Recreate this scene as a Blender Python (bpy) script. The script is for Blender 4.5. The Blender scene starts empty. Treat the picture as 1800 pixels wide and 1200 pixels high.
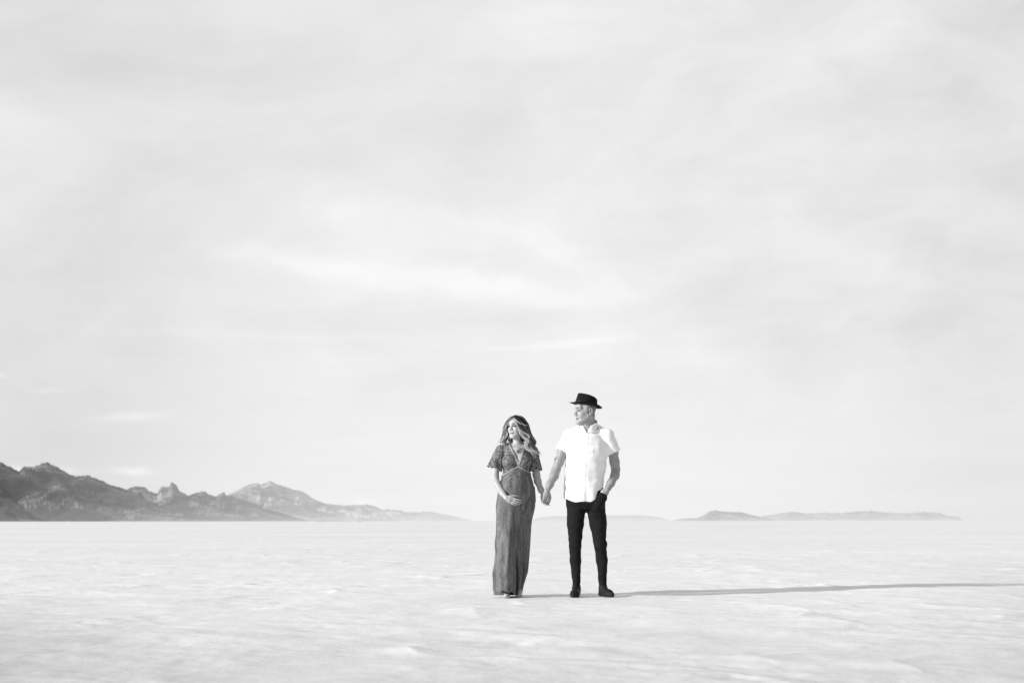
import bpy, math, random
import numpy as np
random.seed(7); rng = np.random.default_rng(7)
R = math.radians
scn = bpy.context.scene
col = scn.collection
D0 = 12.0; CAMZ = 0.71; F = 2250.0
def wx(px, y=D0): return (px-900.0)/F*y
def wz(py, y=D0): return CAMZ+(915.0-py)/F*y

# ---------------------------------------------------------------- render / camera
scn.render.engine = 'CYCLES'
scn.view_settings.view_transform = 'Standard'
scn.view_settings.look = 'None'
scn.view_settings.exposure = 0
scn.view_settings.gamma = 1
cam = bpy.data.cameras.new('camera'); co = bpy.data.objects.new('camera', cam); col.objects.link(co)
co.location = (0, 0, CAMZ); co.rotation_euler = (R(90), R(0.06), 0)
cam.lens = 45; cam.sensor_width = 36; cam.shift_y = 315/1800.0
cam.clip_start = 0.1; cam.clip_end = 200000
cam.dof.use_dof = True; cam.dof.focus_distance = D0-.05; cam.dof.aperture_fstop = 2.9
scn.camera = co

# ---------------------------------------------------------------- light
SUN_EL = R(16.0)
sdir = np.array([-math.cos(R(25.5)), -math.sin(R(25.5)), 0.0])*math.cos(SUN_EL)+np.array([0, 0, math.sin(SUN_EL)])
sun = bpy.data.lights.new('sun', 'SUN'); so = bpy.data.objects.new('sun', sun); col.objects.link(so)
sun.energy = 5.0; sun.angle = R(3.2); sun.color = (1, 1, 1)
from mathutils import Vector
so.rotation_euler = Vector(sdir).to_track_quat('Z', 'Y').to_euler()

# ---------------------------------------------------------------- node helpers
class NT:
    def __init__(s, nt): s.nt = nt
    def n(s, t, **k):
        x = s.nt.nodes.new(t)
        for a, b in k.items(): setattr(x, a, b)
        return x
    def put(s, sock, v):
        if isinstance(v, (int, float)): sock.default_value = v
        elif isinstance(v, (tuple, list)): sock.default_value = v
        else: s.nt.links.new(v, sock)
    def m(s, op, a, b=0.0, c=None, clamp=False):
        x = s.n('ShaderNodeMath', operation=op); x.use_clamp = clamp
        s.put(x.inputs[0], a); s.put(x.inputs[1], b)
        if c is not None: s.put(x.inputs[2], c)
        return x.outputs[0]
    def ramp(s, v, a, b, lo=0.0, hi=1.0, smooth=True):
        x = s.n('ShaderNodeMapRange'); x.interpolation_type = 'SMOOTHSTEP' if smooth else 'LINEAR'
        s.put(x.inputs[0], v); x.inputs[1].default_value = a; x.inputs[2].default_value = b
        x.inputs[3].default_value = lo; x.inputs[4].default_value = hi
        return x.outputs[0]
    def noise(s, vec, scale, detail=4, rough=.5, dist=0.0):
        x = s.n('ShaderNodeTexNoise'); s.put(x.inputs['Vector'], vec)
        x.inputs['Scale'].default_value = scale; x.inputs['Detail'].default_value = detail
        x.inputs['Roughness'].default_value = rough; x.inputs['Distortion'].default_value = dist
        return x.outputs[0]
    def xyz(s, a, b, c):
        x = s.n('ShaderNodeCombineXYZ')
        for i, v in enumerate((a, b, c)): s.put(x.inputs[i], v)
        return x.outputs[0]
    def scale(s, vec, sc):
        x = s.n('ShaderNodeMapping'); s.put(x.inputs[0], vec); x.inputs['Scale'].default_value = sc
        return x.outputs[0]
    def bump(s, h, strength, dist):
        x = s.n('ShaderNodeBump'); s.put(x.inputs['Height'], h)
        x.inputs['Strength'].default_value = strength; x.inputs['Distance'].default_value = dist
        return x.outputs[0]

# ---------------------------------------------------------------- sky
world = bpy.data.worlds.new('World'); scn.world = world; world.use_nodes = True
wt = world.node_tree; wt.nodes.clear(); N = NT(wt)
out = N.n('ShaderNodeOutputWorld'); bg = N.n('ShaderNodeBackground')
wt.links.new(bg.outputs[0], out.inputs[0])
sky = N.n('ShaderNodeTexSky'); sky.sky_type = 'NISHITA'; sky.sun_disc = False
sky.sun_elevation = SUN_EL; sky.sun_rotation = math.atan2(sdir[0], sdir[1])
sky.air_density = 1.0; sky.dust_density = 2.0
bw = N.n('ShaderNodeRGBToBW'); wt.links.new(sky.outputs[0], bw.inputs[0])
tc = N.n('ShaderNodeTexCoord'); G = tc.outputs['Generated']
sx = N.n('ShaderNodeSeparateXYZ'); wt.links.new(G, sx.inputs[0]); dx, dy, dz = sx.outputs
zz = N.m('MAXIMUM', dz, 0.0)
den = N.m('ADD', zz, 0.10)
pu = N.m('DIVIDE', dx, den); pv = N.m('DIVIDE', dy, den)
plane = N.xyz(pu, pv, 0.0)
c1 = N.noise(N.scale(plane, (.55, 1.0, 1)), 1.1, 6, .55, .5)
c2 = N.noise(N.scale(plane, (.9, 2.6, 1)), 1.6, 7, .6, .8)
yy = N.m('MAXIMUM', dy, 0.05)
U = N.m('DIVIDE', dx, yy); V = N.m('DIVIDE', dz, yy)
UV = N.xyz(N.m('ADD', U, N.m('MULTIPLY', V, .55)), N.m('SUBTRACT', V, N.m('MULTIPLY', U, .22)), .37)
c4 = N.noise(N.scale(UV, (3.2, 7.0, 1)), 1.0, 7, .55, .7)
c5 = N.noise(N.scale(UV, (10.0, 18.0, 1)), 1.0, 6, .6, .5)
c3 = N.noise(N.scale(G, (3.0, 3.0, 14.0)), 2.0, 5, .55, .3)
wn = N.noise(N.scale(G, (1.0, 1.0, 2.2)), 5.0, 6, .6)
wn2 = N.noise(N.scale(G, (1.0, 1.0, 1.6)), 26.0, 5, .6)
def blob(px, py, a, b, amp, ang=0.0, warp=.10, fine=0.0):
    u0 = (px-900)/F; v0 = (915-py)/F; a /= F; b /= F; ca, sa = math.cos(R(ang)), math.sin(R(ang))
    du = N.m('SUBTRACT', U, u0); dv = N.m('SUBTRACT', V, v0)
    dv = N.m('ADD', dv, N.m('MULTIPLY', N.m('SUBTRACT', wn, .5), warp))
    if fine:
        dv = N.m('ADD', dv, N.m('MULTIPLY', N.m('SUBTRACT', wn2, .5), fine))
        du = N.m('ADD', du, N.m('MULTIPLY', N.m('SUBTRACT', wn2, .45), fine*2))
    e1 = N.m('DIVIDE', N.m('ADD', N.m('MULTIPLY', du, ca), N.m('MULTIPLY', dv, sa)), a)
    e2 = N.m('DIVIDE', N.m('SUBTRACT', N.m('MULTIPLY', dv, ca), N.m('MULTIPLY', du, sa)), b)
    q = N.m('ADD', N.m('MULTIPLY', e1, e1), N.m('MULTIPLY', e2, e2))
    return N.m('MULTIPLY', N.m('EXPONENT', N.m('MULTIPLY', q, -1.0)), amp)
val = N.ramp(V, 0.0, .45, .85, .805)
hi = N.ramp(V, .02, .16)
cl = N.m('MULTIPLY', N.m('SUBTRACT', c1, .5), .07)
cl = N.m('ADD', cl, N.m('MULTIPLY', N.m('MULTIPLY', N.m('SUBTRACT', c4, .5), .26), hi))
cl = N.m('ADD', cl, N.m('MULTIPLY', N.m('MULTIPLY', N.m('SUBTRACT', c5, .5), N.ramp(U, -.2, .35, .12, .24)), hi))
val = N.m('ADD', val, cl)
val = N.m('ADD', val, N.m('MULTIPLY', N.m('MULTIPLY', N.m('SUBTRACT', c2, .5), .05), N.ramp(zz, .02, .22)))
val = N.m('ADD', val, N.m('MULTIPLY', N.m('SUBTRACT', c3, .5), .035))
for b_ in [(540, 458, 170, 17, .075, -5, .05, .014), (820, 500, 260, 24, .085, -4, .06, .018), (610, 385, 170, 42, .05, -20, .08, .02), (940, 430, 170, 26, .05, -14, .08, .02), (1000, 60, 90, 30, .04, -15, .05, .02),
           (1150, 330, 520, 60, .035, 12, .1), (1480, 400, 260, 40, .05, 8, .12), (990, 605, 130, 7, .055, 5, .02),
           (480, 588, 230, 7, .03, -1, .02), (950, 850, 520, 230, .05, 0, .0), (900, 30, 400, 90, .03, 0, .1),
           (120, 420, 330, 330, -.05, 0, .1), (90, 800, 260, 260, -.10, 0, .03), (1800, 820, 260, 330, -.05, 0, .02),
           (0, 30, 330, 260, -.05, 0, .05), (1780, 60, 380, 300, -.045, 0, .05), (1330, 545, 420, 60, -.035, 3, .06), (620, 560, 420, 26, -.03, 0, .04),
           (235, 730, 55, 7, .09, 2, .0, .010), (90, 685, 26, 5, .05, 0, .0, .010), (30, 822, 22, 6, .13, 0, 0, .012), (125, 824, 26, 5, .07, 0, 0, .010),
           (232, 829, 34, 7, .12, -4, 0, .012), (640, 884, 20, 5, .05, 0, 0, .008), (8, 655, 12, 5, .07, 0, 0, .008)]:
    val = N.m('ADD', val, blob(*b_))
# unseen sky (right, behind) swapped for dim Nishita to lessen fill on figures
nish = N.m('MULTIPLY', bw.outputs[0], 0.10)
side = N.ramp(N.m('ADD', N.m('SUBTRACT', dy, N.m('MULTIPLY', dx, .55)), N.m('MULTIPLY', zz, .35)), -.15, .62, 0.0, 1.0)
side = N.m('MULTIPLY', side, N.ramp(zz, .5, .98, 1.0, .75))
mixn = N.m('ADD', N.m('MULTIPLY', val, side), N.m('MULTIPLY', N.m('MINIMUM', N.m('ADD', nish, .25), .55), N.m('SUBTRACT', 1.0, side)))
wt.links.new(mixn, bg.inputs[0]); bg.inputs[1].default_value = 1.0

# ---------------------------------------------------------------- materials
def mat(name, build):
    m = bpy.data.materials.new(name); m.use_nodes = True; nt = m.node_tree; nt.nodes.clear(); n = NT(nt)
    o = n.n('ShaderNodeOutputMaterial'); b = n.n('ShaderNodeBsdfPrincipled')
    nt.links.new(b.outputs[0], o.inputs[0]); build(n, b, o); return m
def obco(n): return n.n('ShaderNodeTexCoord').outputs['Object']
def gray(n, v):
    return n.xyz(v, v, v)
def attr(n, nm='tone'):
    return n.n('ShaderNodeAttribute', attribute_name=nm).outputs['Fac']

def m_skin(n, b, o):
    c = obco(n); t = attr(n)
    v = n.m('MULTIPLY', t, n.m('ADD', .86, n.m('MULTIPLY', n.noise(c, 60, 5, .6), .28)))
    n.put(b.inputs['Base Color'], gray(n, v)); b.inputs['Roughness'].default_value = .48
    b.inputs['Specular IOR Level'].default_value = .4
    n.put(b.inputs['Normal'], n.bump(n.noise(c, 220, 3), .25, .002))
def m_cloth(v, amp=.25, weave=900, rough=.9, bs=.4, fold=0):
    def f(n, b, o):
        c = obco(n)
        x = n.m('MULTIPLY', v, n.m('ADD', 1-amp/2, n.m('MULTIPLY', n.noise(c, 14, 6, .6), amp)))
        n.put(b.inputs['Base Color'], gray(n, x)); b.inputs['Roughness'].default_value = rough
        b.inputs['Specular IOR Level'].default_value = .2
        h = n.noise(n.scale(c, (1, 1, .35)), 40, 5, .6)
        h = n.m('ADD', h, n.m('MULTIPLY', n.noise(c, weave, 2), .25))
        n.put(b.inputs['Normal'], n.bump(h, bs, .006))
    return f
def m_lace(n, b, o):
    c = obco(n)
    t = attr(n)
    vo = n.n('ShaderNodeTexVoronoi', feature='SMOOTH_F1'); n.put(vo.inputs['Vector'], n.scale(c, (1, 1, .8))); vo.inputs['Scale'].default_value = 75
    wv = n.noise(c, 120, 4, .7, 1.0)
    f = n.ramp(n.m('ADD', vo.outputs['Distance'], n.m('MULTIPLY', n.m('SUBTRACT', wv, .5), .9)), .20, .70, 1.9, .45)
    plain = n.ramp(n.noise(n.scale(c, (3, 3, .45)), 9, 6, .65, .6), .3, .7, .50, 1.6)
    # lace on the bodice and sleeves (tone attribute stores the lace amount), plain gathered cloth below
    k = n.m('ADD', n.m('MULTIPLY', f, t), n.m('MULTIPLY', plain, n.m('SUBTRACT', 1.0, t)))
    n.put(b.inputs['Base Color'], gray(n, n.m('MULTIPLY', k, .122))); b.inputs['Roughness'].default_value = .85
    b.inputs['Specular IOR Level'].default_value = .25
    h = n.m('ADD', n.m('MULTIPLY', n.noise(n.scale(c, (1, 1, .12)), 55, 4, .6), .7), n.m('MULTIPLY', f, n.m('MULTIPLY', t, .4)))
    n.put(b.inputs['Normal'], n.bump(h, .35, .006))
def m_hair(n, b, o):
    c = obco(n); t = attr(n)
    v = n.m('MULTIPLY', t, n.m('ADD', .55, n.m('MULTIPLY', n.noise(c, 160, 3, .6), .9)))
    n.put(b.inputs['Base Color'], gray(n, v)); b.inputs['Roughness'].default_value = .5
    b.inputs['Specular IOR Level'].default_value = .25
def m_flat(v, rough=.6, spec=.3):
    def f(n, b, o):
        c = obco(n)
        x = n.m('MULTIPLY', v, n.m('ADD', .8, n.m('MULTIPLY', n.noise(c, 90, 4, .6), .4)))
        n.put(b.inputs['Base Color'], gray(n, x)); b.inputs['Roughness'].default_value = rough
        b.inputs['Specular IOR Level'].default_value = spec
    return f
M = {}
M['skin'] = mat('skin', m_skin)
M['shirt'] = mat('white_cotton', m_cloth(.90, .04, 700, .9, .18))
M['trouser'] = mat('black_denim', m_cloth(.009, 1.7, 900, .85, .9))
M['felt'] = mat('black_felt', m_cloth(.010, .9, 600, .95, .5))
M['band'] = mat('hat_ribbon', m_flat(.006, .5))
M['shoe'] = mat('dark_leather', m_flat(.009, .65, .25))
M['sole'] = mat('shoe_sole', m_flat(.05, .8))
M['dress'] = mat('lace_dress_cloth', m_lace)
M['trim'] = mat('lace_trim', m_cloth(.30, .7, 500, .85, .6))
M['hair'] = mat('wavy_hair', m_hair)
M['eye'] = mat('eye_dark', m_flat(.012, .25, .6))
M['metal'] = mat('polished_metal', m_flat(.3, .3, .7))
M['button'] = mat('shirt_button', m_flat(.7, .4))

def m_ground(n, b, o):
    c = n.n('ShaderNodeNewGeometry').outputs['Position']
    big = n.noise(n.scale(c, (.05, .10, 1)), 1.0, 4, .5)
    med = n.noise(n.scale(c, (.9, 1.1, 1)), 1.0, 6, .62, .6)
    fine = n.noise(c, 9, 6, .65)
    v = n.m('ADD', .79, n.m('MULTIPLY', n.m('SUBTRACT', big, .5), .16))
    v = n.m('ADD', v, n.m('MULTIPLY', n.m('SUBTRACT', med, .5), .13))
    v = n.m('ADD', v, n.m('MULTIPLY', n.m('SUBTRACT', fine, .5), .13))
    n.put(b.inputs['Base Color'], gray(n, v)); b.inputs['Roughness'].default_value = .95
    b.inputs['Specular IOR Level'].default_value = .05
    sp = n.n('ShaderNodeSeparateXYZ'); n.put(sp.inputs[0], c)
    vignette = n.m('ADD', n.ramp(sp.outputs[1], 4.5, 11.5, .11, 0.0), n.m('MULTIPLY', n.ramp(n.m('ADD', sp.outputs[0], n.m('MULTIPLY', sp.outputs[1], .30)), -1.6, .6, 1.0, 0.0), n.ramp(sp.outputs[1], 5, 14, .22, 0.0)))  # vignette painted into the salt: darker toward the camera and both near corners
    vignette = n.m('ADD', vignette, n.m('MULTIPLY', n.ramp(n.m('SUBTRACT', sp.outputs[0], n.m('MULTIPLY', sp.outputs[1], .30)), -.4, 1.4, 0.0, 1.0), n.ramp(sp.outputs[1], 5, 30, .09, 0.0)))
    v = n.m('SUBTRACT', v, vignette)
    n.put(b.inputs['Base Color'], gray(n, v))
    h = n.m('ADD', n.noise(c, 5, 6, .6), n.m('MULTIPLY', n.noise(c, 28, 4, .6), .25))
    n.put(b.inputs['Normal'], n.bump(h, .22, .03))
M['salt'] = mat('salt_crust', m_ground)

def m_mount(h0, h1, x0, x1, alb=.16, hazec=.80, scale=.004):
    def f(n, b, o):
        pos = n.n('ShaderNodeNewGeometry').outputs['Position']
        s = n.n('ShaderNodeSeparateXYZ'); n.put(s.inputs[0], pos)
        nz = n.noise(n.scale(pos, (1, 1, 2.5)), scale, 8, .65, .4)
        nz2 = n.noise(n.scale(pos, (1, 1, 1)), scale*7, 6, .7)
        v = n.m('MULTIPLY', alb, n.m('ADD', n.ramp(nz, .38, .64, .25, 2.1), n.m('MULTIPLY', n.m('SUBTRACT', nz2, .5), .9)))
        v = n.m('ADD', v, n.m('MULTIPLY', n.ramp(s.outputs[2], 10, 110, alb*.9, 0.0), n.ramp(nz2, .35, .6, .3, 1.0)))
        v = n.m('MAXIMUM', v, .02)
        n.put(b.inputs['Base Color'], gray(n, v)); b.inputs['Roughness'].default_value = 1
        b.inputs['Specular IOR Level'].default_value = 0
        n.put(b.inputs['Normal'], n.bump(n.noise(pos, scale*6, 8, .7), .7, .10/scale))
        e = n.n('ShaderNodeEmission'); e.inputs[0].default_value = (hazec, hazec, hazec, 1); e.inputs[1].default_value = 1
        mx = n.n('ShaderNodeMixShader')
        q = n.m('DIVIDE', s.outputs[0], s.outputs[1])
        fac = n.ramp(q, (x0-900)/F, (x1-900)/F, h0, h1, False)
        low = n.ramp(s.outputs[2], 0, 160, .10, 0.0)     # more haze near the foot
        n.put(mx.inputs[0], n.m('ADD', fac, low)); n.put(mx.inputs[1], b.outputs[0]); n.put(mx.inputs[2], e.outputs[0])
        n.nt.links.new(mx.outputs[0], o.inputs[0])
    return f

# ---------------------------------------------------------------- mesh helpers
def mesh_obj(name, verts, faces, material, parent=None, loc=(0, 0, 0), smooth=True, tone=None):
    me = bpy.data.meshes.new(name)
    verts = np.asarray(verts, dtype=np.float32) - np.asarray(loc, dtype=np.float32)
    if isinstance(faces, np.ndarray):
        k = faces.shape[1]
        me.vertices.add(len(verts)); me.vertices.foreach_set('co', verts.ravel())
        me.loops.add(faces.size); me.loops.foreach_set('vertex_index', faces.ravel().astype(np.int32))
        me.polygons.add(len(faces)); me.polygons.foreach_set('loop_start', np.arange(0, faces.size, k, dtype=np.int32))
        me.update(calc_edges=True)
    else:
        me.from_pydata([tuple(map(float, v)) for v in verts], [], faces); me.update()
    me.validate()
    if smooth: me.polygons.foreach_set('use_smooth', np.ones(len(me.polygons), dtype=bool))
    if tone is not None:
        a = me.attributes.new('tone', 'FLOAT', 'POINT'); a.data.foreach_set('value', np.asarray(tone, dtype=np.float32))
    me.materials.append(material)
    o = bpy.data.objects.new(name, me); col.objects.link(o)
    if parent is not None: o.parent = parent
    else: o.location = loc
    return o
def tag(o, label=None, cat=None, kind=None, group=None):
    if label: o['label'] = label
    if cat: o['category'] = cat
    if kind: o['kind'] = kind
    if group: o['group'] = group
    return o

# value noise 2d
_perm = rng.random((256, 256)).astype(np.float32)
def vn(x, y):
    xi = np.floor(x).astype(int); yi = np.floor(y).astype(int); fx = x-xi; fy = y-yi
    fx = fx*fx*fx*(fx*(fx*6-15)+10); fy = fy*fy*fy*(fy*(fy*6-15)+10)
    a = _perm[xi & 255, yi & 255]; b = _perm[(xi+1) & 255, yi & 255]
    c = _perm[xi & 255, (yi+1) & 255]; d = _perm[(xi+1) & 255, (yi+1) & 255]
    return (a*(1-fx)+b*fx)*(1-fy)+(c*(1-fx)+d*fx)*fy
def fbm(x, y, o=5, g=.5):
    s = 0; a = 1; t = 0
    for i in range(o):
        s = s+a*vn(x*2**i+i*17.3, y*2**i+i*9.1); t += a; a *= g
    return s/t
def ridged(x, y, o=6, g=.55):
    s = 0; a = 1; t = 0; w = 1
    for i in range(o):
        v = 1-np.abs(2*vn(x*2**i+i*11.7, y*2**i+i*5.3)-1); v = v*v
        s = s+a*v*w; w = np.clip(v*1.6, 0, 1); t += a; a *= g
    return s/t

# ---------------------------------------------------------------- ground
def ground():
    th = np.concatenate([np.linspace(-180, -34, 60, endpoint=False), np.linspace(-34, 34, 900, endpoint=False), np.linspace(34, 180, 60)])
    th = np.radians(th)
    r = np.concatenate([np.linspace(.15, 4.2, 14, endpoint=False), 4.2*1.0052**np.arange(0, 560)])
    r = np.concatenate([r, r[-1]*1.12**np.arange(1, 66)])
    r = r[r < 90000]
    T, RR = np.meshgrid(th, r)
    X = RR*np.sin(T); Y = RR*np.cos(T)
    wxn = fbm(X*.5+3, Y*.5+8, 3)*1.4
    swell = (fbm(X*.35, Y*.8+5, 4)-.5)*.030
    crust = ridged(X*.42+wxn+20, Y*.62+wxn+40, 2, .5)
    rid = np.clip(crust-.40, 0, 1)**1.5*.045
    small = (fbm(X*1.6+wxn, Y*2.6+wxn, 4, .55)-.5)*.040
    Z = swell+rid+small
    fade = 1/(1+(RR/55.0)**2)
    foot = np.exp(-(((X-.4)/1.1)**2+((Y-12)/.6)**2))
    Z = Z*fade*(1-.8*foot)
    Z -= Z[(np.abs(X-.4) < .8) & (np.abs(Y-12) < .4)].mean()*np.clip(fade, 0, 1)
    Z += -.012*foot*0
    Z = np.where(RR < 2.5, Z*.3, Z)
    nr, nth = X.shape
    v = np.stack([X, Y, Z], -1).reshape(-1, 3)
    i = np.arange(nr-1)[:, None]*nth+np.arange(nth-1)[None, :]
    f = np.stack([i, i+nth, i+nth+1, i+1], -1).reshape(-1, 4)[:, ::-1]
    v = np.concatenate([v, [[0, 0, 0]]])
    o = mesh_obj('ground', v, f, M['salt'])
    tag(o, kind='structure')
    return o
ground()

# ---------------------------------------------------------------- mountains
def mountain(name, prof, D, depth, hz, label, alb=.16, seed=0, step=.9, rows=90, jag=1.0, spur=.55, base=0.0, sc=1.0, fscale=.004, conc=1.25):
    p = np.array(prof, float)
    px = np.arange(p[0, 0], p[-1, 0]+.1, step)
    py = np.interp(px, p[:, 0], p[:, 1])
    a = np.maximum(914.5-py, 0)
    env = np.clip(a/14, 0, 1)
    kk = np.exp(-np.linspace(-2.5, 2.5, 31)**2); kk /= kk.sum()
    a_s = np.convolve(np.pad(a, 15, mode='edge'), kk, 'valid')
    a = a+((fbm(px*.16+seed*7, px*0+seed, 4, .6)-.5)*3.4*jag+(vn(px*.9+seed, px*0+3.3)-.5)*1.0*jag)*env
    a = np.maximum(a, 0)/F; a_s = np.maximum(a_s, 0)/F
    v = np.concatenate([np.linspace(0, 1, rows), 1+np.linspace(.08, .6, 8)])
    A, V_ = np.meshgrid(a, v); PX, _ = np.meshgrid(px, v); AS, _ = np.meshgrid(a_s, v)
    dist = D-depth*(1-V_)
    X = (PX-900)/F*dist; Y = dist
    s = 1000.0/sc
    wq = (fbm(X/s*2+seed, Y/s*1.2, 3)-.5)*1.6
    n = ridged(X/s*2.3+seed*3.1+wq, Y/s*2.1+seed*1.7+wq, 7, .60)
    n2 = fbm(X/s*2.0+seed, Y/s*1.1+seed*2, 5)
    fr = np.clip(V_, 0, 1)
    bl = np.clip((fr-.80)/.2, 0, 1)**2; A = AS*(1-bl)+A*bl
    H = A*D
    shape = fr**conc
    win = np.clip(4*fr*(1-fr), 0, 1)**.7
    h = H*(shape+spur*1.5*(n-.38)*win+.7*(n2-.5)*win)
    h = np.where(V_ > 1, H*(1-(V_-1)*1.4)-np.abs(n-.5)*H*.1, h)
    h = np.clip(h, 0, None)
    cap = A*dist*np.where(fr > .97, 1.0, .97)
    over = np.clip(h-cap*.9, 0, None)
    h = np.where((h > cap*.9) & (V_ < 1), cap*.9+np.minimum(over*.25, cap*.1), h)
    h = np.where(np.abs(V_-1) < 1e-6, H, h)
    h = h-3*(1-fr)*(fr < .02)
    nr, nc = X.shape
    vv = np.stack([X, Y, h+base], -1).reshape(-1, 3)
    i = np.arange(nr-1)[:, None]*nc+np.arange(nc-1)[None, :]
    f = np.stack([i, i+1, i+nc+1, i+nc], -1).reshape(-1, 4)
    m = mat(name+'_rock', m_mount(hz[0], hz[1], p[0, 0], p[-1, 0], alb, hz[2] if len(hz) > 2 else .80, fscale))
    c0 = vv.mean(0); c0[2] = 0
    o = mesh_obj(name, vv, f, m, None, tuple(c0))
    tag(o, label, kind='structure')
    return o
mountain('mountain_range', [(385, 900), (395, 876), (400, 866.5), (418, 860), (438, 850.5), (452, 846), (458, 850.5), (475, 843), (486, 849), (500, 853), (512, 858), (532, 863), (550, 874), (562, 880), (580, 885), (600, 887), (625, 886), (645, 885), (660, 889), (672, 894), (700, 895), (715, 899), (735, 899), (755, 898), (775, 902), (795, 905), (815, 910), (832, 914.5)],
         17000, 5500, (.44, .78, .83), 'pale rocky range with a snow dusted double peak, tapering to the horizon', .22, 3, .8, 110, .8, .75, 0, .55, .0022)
mountain('mountain_ridge', [(190, 900), (212, 868), (225, 857), (238, 852.5), (246, 853), (256, 856), (262, 861), (276, 864), (283, 855), (298, 853), (300, 847), (303, 846.5), (310, 851), (316, 861), (330, 869), (342, 865), (352, 862.5), (360, 862.5), (367, 868), (380, 871), (386, 865), (394, 862.8), (398, 868), (415, 872), (445, 882), (480, 894), (515, 904), (550, 914.5)],
         12500, 3600, (.25, .48, .78), 'hazy mid-distance ridge with a rounded knob', .125, 8, .7, 100, 1.3, .45, 0, .8, .003)
mountain('mountain_massif', [(-260, 770), (-120, 800), (-60, 790), (-20, 806), (5, 811.5), (18, 819), (34, 827), (42, 818.5), (60, 819), (74, 813), (84, 810.5), (98, 818), (112, 825), (122, 832), (134, 834.5), (154, 833.5), (168, 838), (181, 844), (195, 850), (212, 856), (228, 860), (245, 870), (275, 885), (310, 898), (350, 908), (400, 914.5)],
         9500, 2800, (-.03, .38, .74), 'dark craggy massif rising at the left edge', .115, 14, .7, 110, 1.1, .7, 0, 1.0, .004)
mountain('foothill', [(-60, 914.5), (0, 893), (50, 868), (90, 853), (112, 848), (124, 853), (134, 864), (146, 869), (160, 880), (178, 884), (196, 888), (210, 898), (228, 905), (250, 914.5)],
         7800, 1100, (.11, .27, .74), 'dark foothill spur falling right below the massif', .085, 21, .6, 60, 1.2, .6, 0, 1.6, .006, 1.0)
mountain('foothill', [(200, 914.5), (225, 900), (245, 884), (256, 882.5), (268, 888), (280, 895), (296, 893.5), (306, 899), (322, 897), (332, 903), (350, 908), (385, 914.5)],
         8700, 900, (.26, .37, .76), 'low double humped foothill in front of the knobbed ridge', .10, 27, .6, 60, 1.2, .6, 0, 1.6, .006, 1.0)
mountain('foothill', [(-300, 800), (-120, 830), (-40, 838), (0, 852), (14, 862), (26, 876), (40, 890), (62, 906), (90, 914.5)],
         6600, 700, (.06, .13, .70), 'darkest near foothill cut by the left edge of the view', .08, 33, .7, 60, 1.2, .6, 0, 1.8, .008, 1.0)
mountain('distant_ridge', [(925, 914.5), (950, 908), (975, 905.5), (1000, 907), (1060, 905), (1115, 904.5), (1135, 905.5), (1160, 908), (1180, 914.5)],
         30000, 4000, (.84, .84, .80), 'faintest distant ridge on the horizon behind the couple', .2, 41, 1.5, 30, .5, .5, 0, .3, .001)
mountain('distant_ridge', [(1340, 906), (1365, 903), (1385, 899.5), (1400, 899), (1415, 902), (1450, 900.5), (1480, 901), (1505, 899), (1530, 897.5), (1550, 899), (1580, 902), (1600, 901.5), (1622, 899.5), (1650, 901), (1665, 906), (1685, 907.5), (1695, 914.5)],
         26000, 4000, (.74, .76, .79), 'long low pale ridge on the horizon to the right', .16, 45, 1.0, 50, .7, .8, 0, .5, .0015)
mountain('distant_hill', [(1180, 914.5), (1200, 910.5), (1225, 909.5), (1237, 905), (1248, 898), (1258, 896), (1275, 898.5), (1305, 899.5), (1320, 904), (1345, 910), (1362, 914.5)],
         20000, 3000, (.62, .64, .78), 'small flat topped hill on the horizon right of the man', .15, 49, 1.0, 50, .5, .6, 0, .5, .002)

def mirage_line():  # added dark strips imitate the mirage line at the mountain foot
    vs, fs = [], []
    x = -80.0
    while x < 640:
        if random.random() < (.93 if x < 430 else .5):
            d = 6300+max(0, x)*7
            w = random.uniform(.7, 3.2)*d/F; h = random.uniform(.35, 1.15)*d/F*(1 if x < 430 else .6)
            cx = (x-900)/F*d; k = len(vs); cy = d+random.uniform(-20, 20)
            n = 7
            for j in range(n):
                t = j/(n-1); vs.append((cx-w+2*w*t, cy, -1)); vs.append((cx-w+2*w*t, cy+4, h*math.sin(math.pi*(.08+.84*t))*random.uniform(.8, 1.1))); vs.append((cx-w+2*w*t, cy+10, -1))
            for j in range(n-1):
                a = k+3*j; fs.append((a, a+3, a+4, a+1)); fs.append((a+1, a+4, a+5, a+2))
        x += random.uniform(1.0, 3.4)
    o = mesh_obj('mirage_strip', vs, fs, mat('mirage_line', m_flat(.05, .9)), None, (0, 0, 0))
    tag(o, 'thin dark strips standing in for the mirage along the foot of the mountains', 'mirage_line', 'stuff')
mirage_line()

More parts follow.
